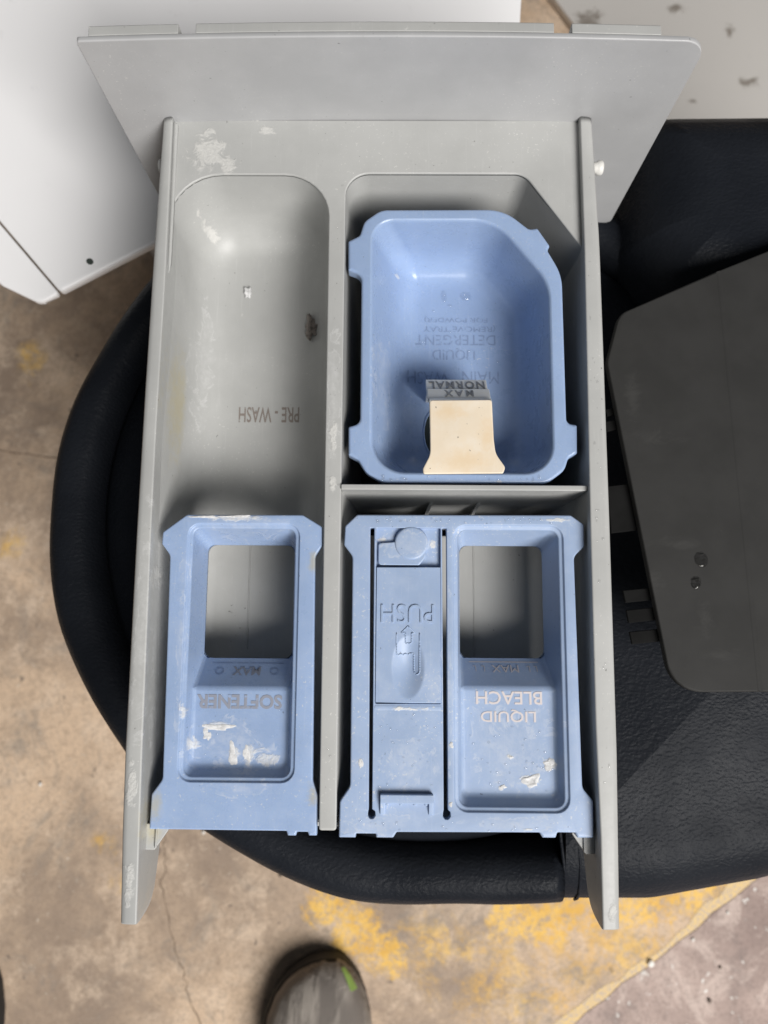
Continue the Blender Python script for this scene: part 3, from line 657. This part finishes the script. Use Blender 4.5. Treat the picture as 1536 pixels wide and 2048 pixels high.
mb.loft([z_(outline(inset(bo, d), 4), z) for d, z in ((.8, IZ), (.25, IZ-.25), (0, IZ-.8), (0, IZ-3.2), (.9, IZ-3.4))])
step_ring(mb, bx0, bx1, by0, by1, 5.5)
mb.fill([z_(outline(inset(bo, .8), 4), IZ), z_(outline(inset(ccw(rr(bx0, bx1, by0, by1, 5.5)), -.5), 5), IZ)]+[z_(outline(inset(ccw(h), -.35), 4), IZ) for h in (slotL, slotR, recess)])
mb.build('insert_plate', 'blue_bleach', bl)
insert_well('recess', bx0+2, bx1-2, by0+2, by1-2, -13, -259.5, -26, 39.2, 77.2, -247.4, -196.6, 'blue_bleach', bl)
mb = MB(); cc = ccw(rr(-6, 86, -314, -188, 3)); mb.loft([z_(outline(inset(cc, d), 4), z) for d, z in ((0, IZ-3), (1.0, -16), (1.6, -24))]); mb.build('skirt', 'blue_bleach', bl)
# PUSH tongue: raised slab with a thumb dent
def dent(x, y):
    q = ((x-15.4)/6.9)**2+((y+250.5)/13.2)**2
    return -2.6*max(0, 1-q)**1.0*(.6+.4*max(0, 1-q)) if q < 1 else 0
PZT = IZ+.55
mb = MB(); nx, ny = 56, 116; X0, X1, Y0, Y1 = 1.75, 29.0, -265.2, -208.4
grid = [[(lerp(X0, X1, i/nx), lerp(Y0, Y1, j/ny)) for i in range(nx+1)] for j in range(ny+1)]
mb.loft([[(x, y, PZT+dent(x, y)) for x, y in row] for row in grid], closed=False)
pl_ = ccw(rr(X0, X1, Y0, Y1, .13)); mb.loft([[(X0, Y0, PZT), (X1, Y0, PZT), (X1, Y1, PZT), (X0, Y1, PZT)], [(X0-.25, Y0-.3, PZT-.3), (X1+.25, Y0-.3, PZT-.3), (X1+.25, Y1+.3, PZT-.3), (X0-.25, Y1+.3, PZT-.3)], [(X0-.25, Y0-.3, IZ-4), (X1+.25, Y0-.3, IZ-4), (X1+.25, Y1+.3, IZ-4), (X0-.25, Y1+.3, IZ-4)]])
pt = mb.build('push_tongue', 'blue_bleach', bl, weld=False)
text('push_lettering', 'PUSH', 3.7, 26.3, -232.0, -224.2, lambda x, y: PZT-.05, 'blue_bleach', pt, h=.55, bold=-.008)
def ridge(pts, wd=.28):
    mb = MB()
    for (a, b) in zip(pts, pts[1:]):
        n = max(1, int(math.dist(a, b)/1.0))
        for k in range(n):
            p, q = (lerp(a[0], b[0], k/n), lerp(a[1], b[1], k/n)), (lerp(a[0], b[0], (k+1)/n), lerp(a[1], b[1], (k+1)/n))
            mb.bar((*p, PZT+dent(*p)+.05), (*q, PZT+dent(*q)+.05), wd, 6)
    return mb
ridge([(14.2, -236.2), (12.4, -236.2), (15.3, -233.3), (18.2, -236.2), (16.8, -236.2), (16.8, -240.6), (14.2, -240.6), (14.2, -236.2)]).build('arrow_emblem', 'blue_bleach', pt)
ridge([(10.4, -236.3), (10.4, -245.2), (11.3, -245.6), (12.2, -245.0), (13.2, -245.6), (14.2, -244.9), (15.3, -245.5), (16.3, -244.8), (17.8, -245.0), (17.9, -252.4), (18.5, -253.6), (19.6, -253.7), (20.3, -252.6), (20.2, -236.3)]).build('hand_emblem', 'blue_bleach', pt)
# hollow behind the tongue with its round boss
mb = MB(); mb.face(mb.vs([(1.2, -209.5, -8.6), (29.6, -209.5, -8.6), (29.6, -190.6, -8.0), (1.2, -190.6, -8.0)])); mb.build('hollow_floor', 'blue_bleach', bl, smooth=False)
def disc(cx_, cy_, r, zs):
    mb = MB(); mb.loft([[(cx_+(r+d)*math.cos(2*math.pi*k/40), cy_+(r+d)*math.sin(2*math.pi*k/40), z) for k in range(40)] for d, z in zs], cap1=True); return mb
disc(16.6, -197.6, 7.3, ((0, -8.6), (0, -6.4), (-.3, -5.9), (-.9, -5.7), (-2, -5.65), (-4, -5.6))).build('round_boss', 'blue_bleach', bl)
mb = MB(); rounded_plate(mb, [(2.2, -207.2, 1.5), (2.2, -197.6, 1.2), (8, -197.2, 2), (16.5, -196, 2), (22.8, -197, 2), (22.8, -203.6, 3), (20.2, -207.2, 1.5)], [], -6.25, -8.6, .5); mb.build('boss_pad', 'blue_bleach', bl)
# latch bracket at the tongue's root
lt = MB(); lt.box(3.9, 26.0, -305.8, -302.2, IZ-.2, -3.2); latch = lt.build('latch_bridge', 'blue_bleach', bl, bevel=.4)
for a, b in ((3.9, 6.0), (24.0, 26.1)):
    mb = MB(); mb.loft([[(a, -304.5, IZ-.2), (b, -304.5, IZ-.2), (b, -304.5, -3.2), (a, -304.5, -3.2)], [(a, -310.6, IZ-.2), (b, -310.6, IZ-.2), (b, -310.6, -5.4), (a, -310.6, -5.4)]], cap0=True, cap1=True); mb.build('latch_cheek', 'blue_bleach', bl, bevel=.3)
for x in (6.2, 11.8, 17.6, 22.2):
    mb = MB(); mb.box(x, x+1.3, -306.5, -305.6, IZ-.1, -3.5); mb.build('latch_tooth', 'blue_bleach', bl, bevel=.25)
mb = MB(); mb.loft([[(3.9, -302.0, IZ+.02), (26.0, -302.0, IZ+.02)], [(3.9, -300.6, IZ+.02), (26, -300.6, IZ+.02)]], closed=False); mb.bm.free()
# small shoulder where the tongue steps down
mb = MB(); mb.loft([[(1.4, -266.4, IZ-.02), (29.4, -266.4, IZ-.02)], [(1.4, -267.2, IZ+.3), (29.4, -267.2, IZ+.3)], [(1.4, -268.6, IZ+.02), (29.4, -268.6, IZ+.02)]], closed=False); mb.build('tongue_shoulder', 'blue_bleach', bl)
bz = lambda x, y: -12.97
text('liquid_lettering', 'LIQUID', 46.8, 70.5, -273.9, -268.5, bz, 'ink_pale', bl, h=.1, bold=.012)
text('bleach_lettering', 'BLEACH', 44.8, 73.3, -266.5, -260.9, bz, 'ink_pale', bl, h=.1, bold=.012)
slb = lambda x, y: lerp(-13, -26, (y+259.5)/12.1)+.12
text('max_lettering', 'MAX', 52.9, 64.8, -253.3, -250.3, slb, 'ink_pale', bl, h=.1)
for x in (44.5, 48.3, 68.4, 71.6): text('max_lettering', 'L', x, x+1.4, -253.0, -250.6, slb, 'ink_pale', bl, h=.1, bold=-.01)
mb = MB(); mb.loft([[(43, -249.2, slb(0, -249.2)), (74, -249.2, slb(0, -249.2))], [(43, -248.8, slb(0, -248.8)), (74, -248.8, slb(0, -248.8))]], closed=False); mb.build('fill_line', 'ink_pale', bl, smooth=False)

# ------------------------------------------------------------------ charcoal panel lying on the stool
fc = root('control_panel_cover', 'charcoal plastic panel cover with small tabs lying on stool beside the drawer', 'panel')
def fz(x, y):                                # the right-hand flap tips down past the fold
    fx = 174.5+(-52.2-y)*8.0/210.8; return -46-max(0, x-fx)*.12
F0, F1 = (174.5, -52.2), (182.5, -263.0)
fo = ccw([(123.2, -75.6, 9), (*F0, .13), (*F1, .13), (141.5, -263.6, 16), (116.0, -101, 8)])
mb = MB()
mb.loft([[(x, y, -46+dz) for x, y in outline(inset(fo, d), 8)] for d, dz in ((.8, 0), (.3, -.25), (0, -.8), (0, -4.5), (1.5, -5))])
mb.fill([[(x, y, -46) for x, y in outline(inset(fo, .8), 8)]])
mb.build('cover_shell', 'fascia', fc)
fr_ = ccw([(F0[0]-.3, F0[1]-.1, .13), (300, 5, 10), (330, -262.5, 12), (F1[0]-.3, F1[1], .13)])
mb = MB(); mb.loft([[(x, y, fz(x, y)+dz) for x, y in outline(inset(fr_, d), 8)] for d, dz in ((.8, 0), (.3, -.25), (0, -.8), (0, -4.5), (1.5, -5))])
mb.fill([[(x, y, fz(x, y)) for x, y in outline(inset(fr_, .8), 8)]])
mb.build('cover_flap', 'fascia', fc)
mb = MB(); mb.loft([[(173.4, -52.9, -46.02), (181.4, -262.5, -46.02)], [(174.6, -52.5, -45.7), (182.6, -262.5, -45.7)], [(176.4, -52.2, -46.3), (184.4, -262.5, -46.3)]], closed=False); mb.build('fold_ridge', 'fascia', fc)
for (x0, x1, y0, y1) in ((116.6, 128, -135.5, -130.5), (116.9, 130, -127.5, -124), (116.8, 138, -187.2, -163.6), (122.6, 146, -221.4, -215.4), (123.8, 146, -231.2, -225.0), (125.0, 148, -241.4, -235.4)):
    mb = MB(); mb.loft([[(x0, y0, -54), (x0-1.0, y1, -54), (x0-1.0, y1, -52), (x0, y0, -52)], [(x1, y0+2.5, -54), (x1, y1+2.5, -54), (x1, y1+2.5, -50), (x1, y0+2.5, -50)]], cap0=True, cap1=True)
    mb.build('snap_tab', 'dark_tag', fc, bevel=.4)
mb = MB(); mb.box(170, 280, -240, -100, -96, -60); mb.build('mounting_box', 'dark_tag', fc, bevel=1)
def drop(name, x, y, z, rx, ry, h, rot=0, parent=None):
    mb = MB(); loops = []
    for d, q in ((1, 0), (.97, .3), (.88, .58), (.7, .82), (.42, .96)):
        loops.append([(x+rx*d*math.cos(a)*math.cos(rot)-ry*d*math.sin(a)*math.sin(rot), y+rx*d*math.cos(a)*math.sin(rot)+ry*d*math.sin(a)*math.cos(rot), z+h*q) for a in [2*math.pi*k/16 for k in range(16)]])
    mb.loft(loops, cap0=True, cap1=True); return mb
tag(drop('w', 158, -200.4, -46.02, 3.2, 3.8, .55, .3).build('water_drop', 'drop'), 'upper of two clear water drops on charcoal panel', 'water drop', 'drops on the charcoal panel')
tag(drop('w', 155, -211.6, -46.02, 2.7, 3.1, .5).build('water_drop', 'drop'), 'lower of two clear water drops on charcoal panel', 'water drop', 'drops on the charcoal panel')

# fine spray of water left on drawer, tub and inserts
bm = bmesh.new()
def spray(x, y, z, r):
    k = random.uniform(.7, 1.4); a0 = random.uniform(0, 6.28); rings = []
    for d, q in ((1, 0), (.85, .5), (.5, .85)):
        rings.append([bm.verts.new(((x+r*k*d*math.cos(a+a0)*(1+.15*math.sin(2*a)))*S, (y+r/k*d*math.sin(a+a0))*S, (z+.02+r*.3*q)*S)) for a in [2*math.pi*i/10 for i in range(10)]])
    for a, b in zip(rings, rings[1:]):
        for i in range(10): bm.faces.new((a[i], a[(i+1) % 10], b[(i+1) % 10], b[i]))
    bm.faces.new(rings[-1]); bm.faces.new(list(reversed(rings[0])))
U = random.uniform
for _ in range(26): spray(U(95, 98.5), U(-300, -20), -.05, U(.25, .8))
for _ in range(14): spray(U(-20.5, -15), U(-310, -30), DZ, U(.2, .8))
for _ in range(8): spray(U(-90, 90), U(-23, -2), DZ, U(.2, .6))
for _ in range(18): spray(U(18, 62), U(-130, -68), TF, U(.3, .9))
for x, y, r in ((33, -66, 2.4), (44, -66, 2.8), (10, -66.5, 1.2), (22, -90, .9), (36, -71, .9)): spray(x+1, y, TF, r)
for _ in range(40): spray(U(-8, 88), U(-188.6, -186), IZ, U(.2, .7))
for _ in range(34): spray(U(42, 78), U(-303, -275), -13, U(.25, .8))
for _ in range(40): spray(U(3, 28), U(-300, -268), IZ, U(.2, .6))
for _ in range(20): spray(U(-4, 78), U(-169.5, -167.6), TZ, U(.3, .9))
for _ in range(20): spray(U(-6, 86), U(-316.6, -313), IZ, U(.2, .7))
for _ in range(20): spray(U(-76, -38), U(-292, -263), -13, U(.2, .6))
for f in bm.faces: f.smooth = True
me = bpy.data.meshes.new('water_spray'); bm.to_mesh(me); bm.free()
tag(link('water_spray', me, 'water'), 'fine scattered water droplets on drawer, tub and inserts', 'droplets', kind='stuff')

# crumbs stuck in the prewash compartment
def crumb(name, x, y, z, r, mat, seed):
    rnd = random.Random(seed); bm = bmesh.new(); bmesh.ops.create_icosphere(bm, subdivisions=3, radius=r*S)
    for v in bm.verts:
        n = v.co.normalized(); k = 1+.28*math.sin(n.x*5+seed)+.22*math.sin(n.y*9+seed*2)+rnd.uniform(-.1, .1); v.co = Vector((v.co.x*k*.75, v.co.y*k*1.25, v.co.z*k*.45))
    bmesh.ops.translate(bm, verts=bm.verts, vec=(x*S, y*S, z*S))
    for f in bm.faces: f.smooth = True
    me = bpy.data.meshes.new(name); bm.to_mesh(me); bm.free(); return link(name, me, mat)
M['crumb'] = plastic('grey_brown_residue', (.26, .225, .20), rough=.3, dirt=.55)
M['powder'] = simple('white_powder_lump', (.66, .66, .66), .8, 500, .15, .5)
tag(crumb('residue_lump', -34, -83, -49.0, 4.6, 'crumb', 3), 'wet grey brown residue lump on prewash compartment side', 'residue')
tag(crumb('powder_lump', -67.5, -62, -51.6, 2.3, 'powder', 5), 'small white powder lump in prewash compartment', 'powder')

# dried crusts with real thickness, stuck to the inserts
def crust(x, y, z, rx, ry, h, seed, parent, ring=False):
    rnd = random.Random(seed); n = 26; bm = bmesh.new(); ph = [rnd.uniform(0, 6.28) for _ in range(4)]
    rad = lambda a: 1+.22*math.sin(2*a+ph[0])+.20*math.sin(3*a+ph[1])+.13*math.sin(5*a+ph[2])+.08*math.sin(9*a+ph[3])
    rows = []
    for d, q in (((1, 0), (.92, .55), (.75, 1), (.6, .9), (.48, .5), (.36, .12), (.2, .08)) if ring else ((1, 0), (.9, .5), (.7, .85), (.45, 1), (.2, .9))):
        rows.append([bm.verts.new(((x+rx*d*rad(a)*math.cos(a))*S, (y+ry*d*rad(a)*math.sin(a))*S, (z+.45*h*q*(1+rnd.uniform(-.35, .35)))*S)) for a in [2*math.pi*i/n for i in range(n)]])
    for a, b in zip(rows, rows[1:]):
        for i in range(n): bm.faces.new((a[i], a[(i+1) % n], b[(i+1) % n], b[i]))
    bm.faces.new(rows[-1])
    for f in bm.faces: f.smooth = True
    me = bpy.data.meshes.new('residue_crust'); bm.to_mesh(me); bm.free(); return link('residue_crust', me, 'powder', parent)
crust(68, -298, -12.99, 3.1, 3.0, .7, 1, bl, True); crust(75.6, -291.2, -12.99, 2.3, 2.4, .7, 2, bl); crust(56, -300.5, -12.99, 1.2, .9, .5, 3, bl); crust(59.5, -288.5, -12.99, .8, .8, .5, 4, bl)
crust(33.6, -282.5, IZ, .9, 1.1, .5, 5, bl); crust(33.2, -306.4, IZ, .8, .8, .4, 6, bl); crust(-4.3, -290.5, IZ, .9, 1.8, .3, 7, bl)
crust(-66, -277, -12.99, 5.6, 1.5, .4, 8, so); crust(-71, -280, -12.99, 1.6, 2.6, .4, 9, so); crust(-59.5, -289, -12.99, 1.8, 5.0, .5, 10, so); crust(-53.5, -288, -12.99, 1.5, 3.2, .35, 11, so)
crust(-74, -186.6, IZ, 5.0, .7, .6, 13, so); crust(-60, -186.3, IZ, 6.0, .6, .5, 14, so)

# ------------------------------------------------------------------ shoes of the person holding the camera
def shoe(name, label, ox, oy, rz, mirror=1, group=None):
    r = root(name, label, 'shoe', group); r.location = (ox*S, oy*S, FZ*S); r.rotation_euler = (0, 0, rz)
    # section table from toe (s=0) to heel: y, left x, right x, upper height
    sec = [(y, a*1.1, b*1.06, h) for y, a, b, h in [(0, -6, 6, 26), (-3, -16, 13, 33), (-9, -27, 20, 41), (-18, -37, 27, 47), (-32, -46, 33, 52), (-50, -52, 38, 56), (-75, -55, 42, 60), (-105, -54, 43, 66), (-140, -48, 40, 78), (-175, -42, 37, 88), (-215, -38, 35, 92), (-255, -35, 32, 92), (-280, -26, 24, 90), (-292, -12, 11, 86)]]
    mb = MB(); loops = []
    for y, a, b, h in sec:
        c, w_ = (a+b)/2, (b-a)/2; ring = []
        for k in range(21):
            t = math.pi*k/20; e = .62
            ring.append((mirror*(c+w_*math.copysign(abs(math.cos(t))**e, math.cos(t))), y, 18+(h-18)*abs(math.sin(t))**.8))
        loops.append(ring)
    mb.loft(loops, closed=False); 
    mb.build('upper', 'knit', r)
    mb = MB(); loops = []
    for y, a, b, h in sec:
        a, b = a-3, b-1.5; loops.append([(mirror*a, y+(1 if y > -5 else 0), 0), (mirror*b, y+(1 if y > -5 else 0), 0), (mirror*(b+.5), y+(1 if y > -5 else 0), 12), (mirror*(b-1.5), y+(.5 if y > -5 else 0), 22), (mirror*(a+1.5), y+(.5 if y > -5 else 0), 24), (mirror*(a-.5), y+(1 if y > -5 else 0), 12)])
    mb.loft(loops, cap0=True, cap1=True); mb.build('sole', 'rubber', r, bevel=1.5)
    # bright overlay on the inner side of the toe
    mb = MB(); loops = []
    for y, a, b, h in sec[1:4]:
        c, w_ = (a+b)/2, (b-a)/2; row = []
        for k in range(9):
            t = math.pi*(.16+.12*k/8); e = .62
            row.append((mirror*(c+(w_+.9)*abs(math.cos(t))**e), y, 18+(h-17)*abs(math.sin(t))**.8+.5))
        loops.append(row)
    mb.loft(loops, closed=False); mb.build('toe_overlay', 'lime', r)
    return r
shoe('knit_sneaker', 'grey brown knit sneaker toe with neon green overlay at bottom edge', -47, -549, -0.03)
shoe('knit_sneaker', 'dark sneaker edge barely visible at the left border of the picture', -431, -532, 0.05, -1)
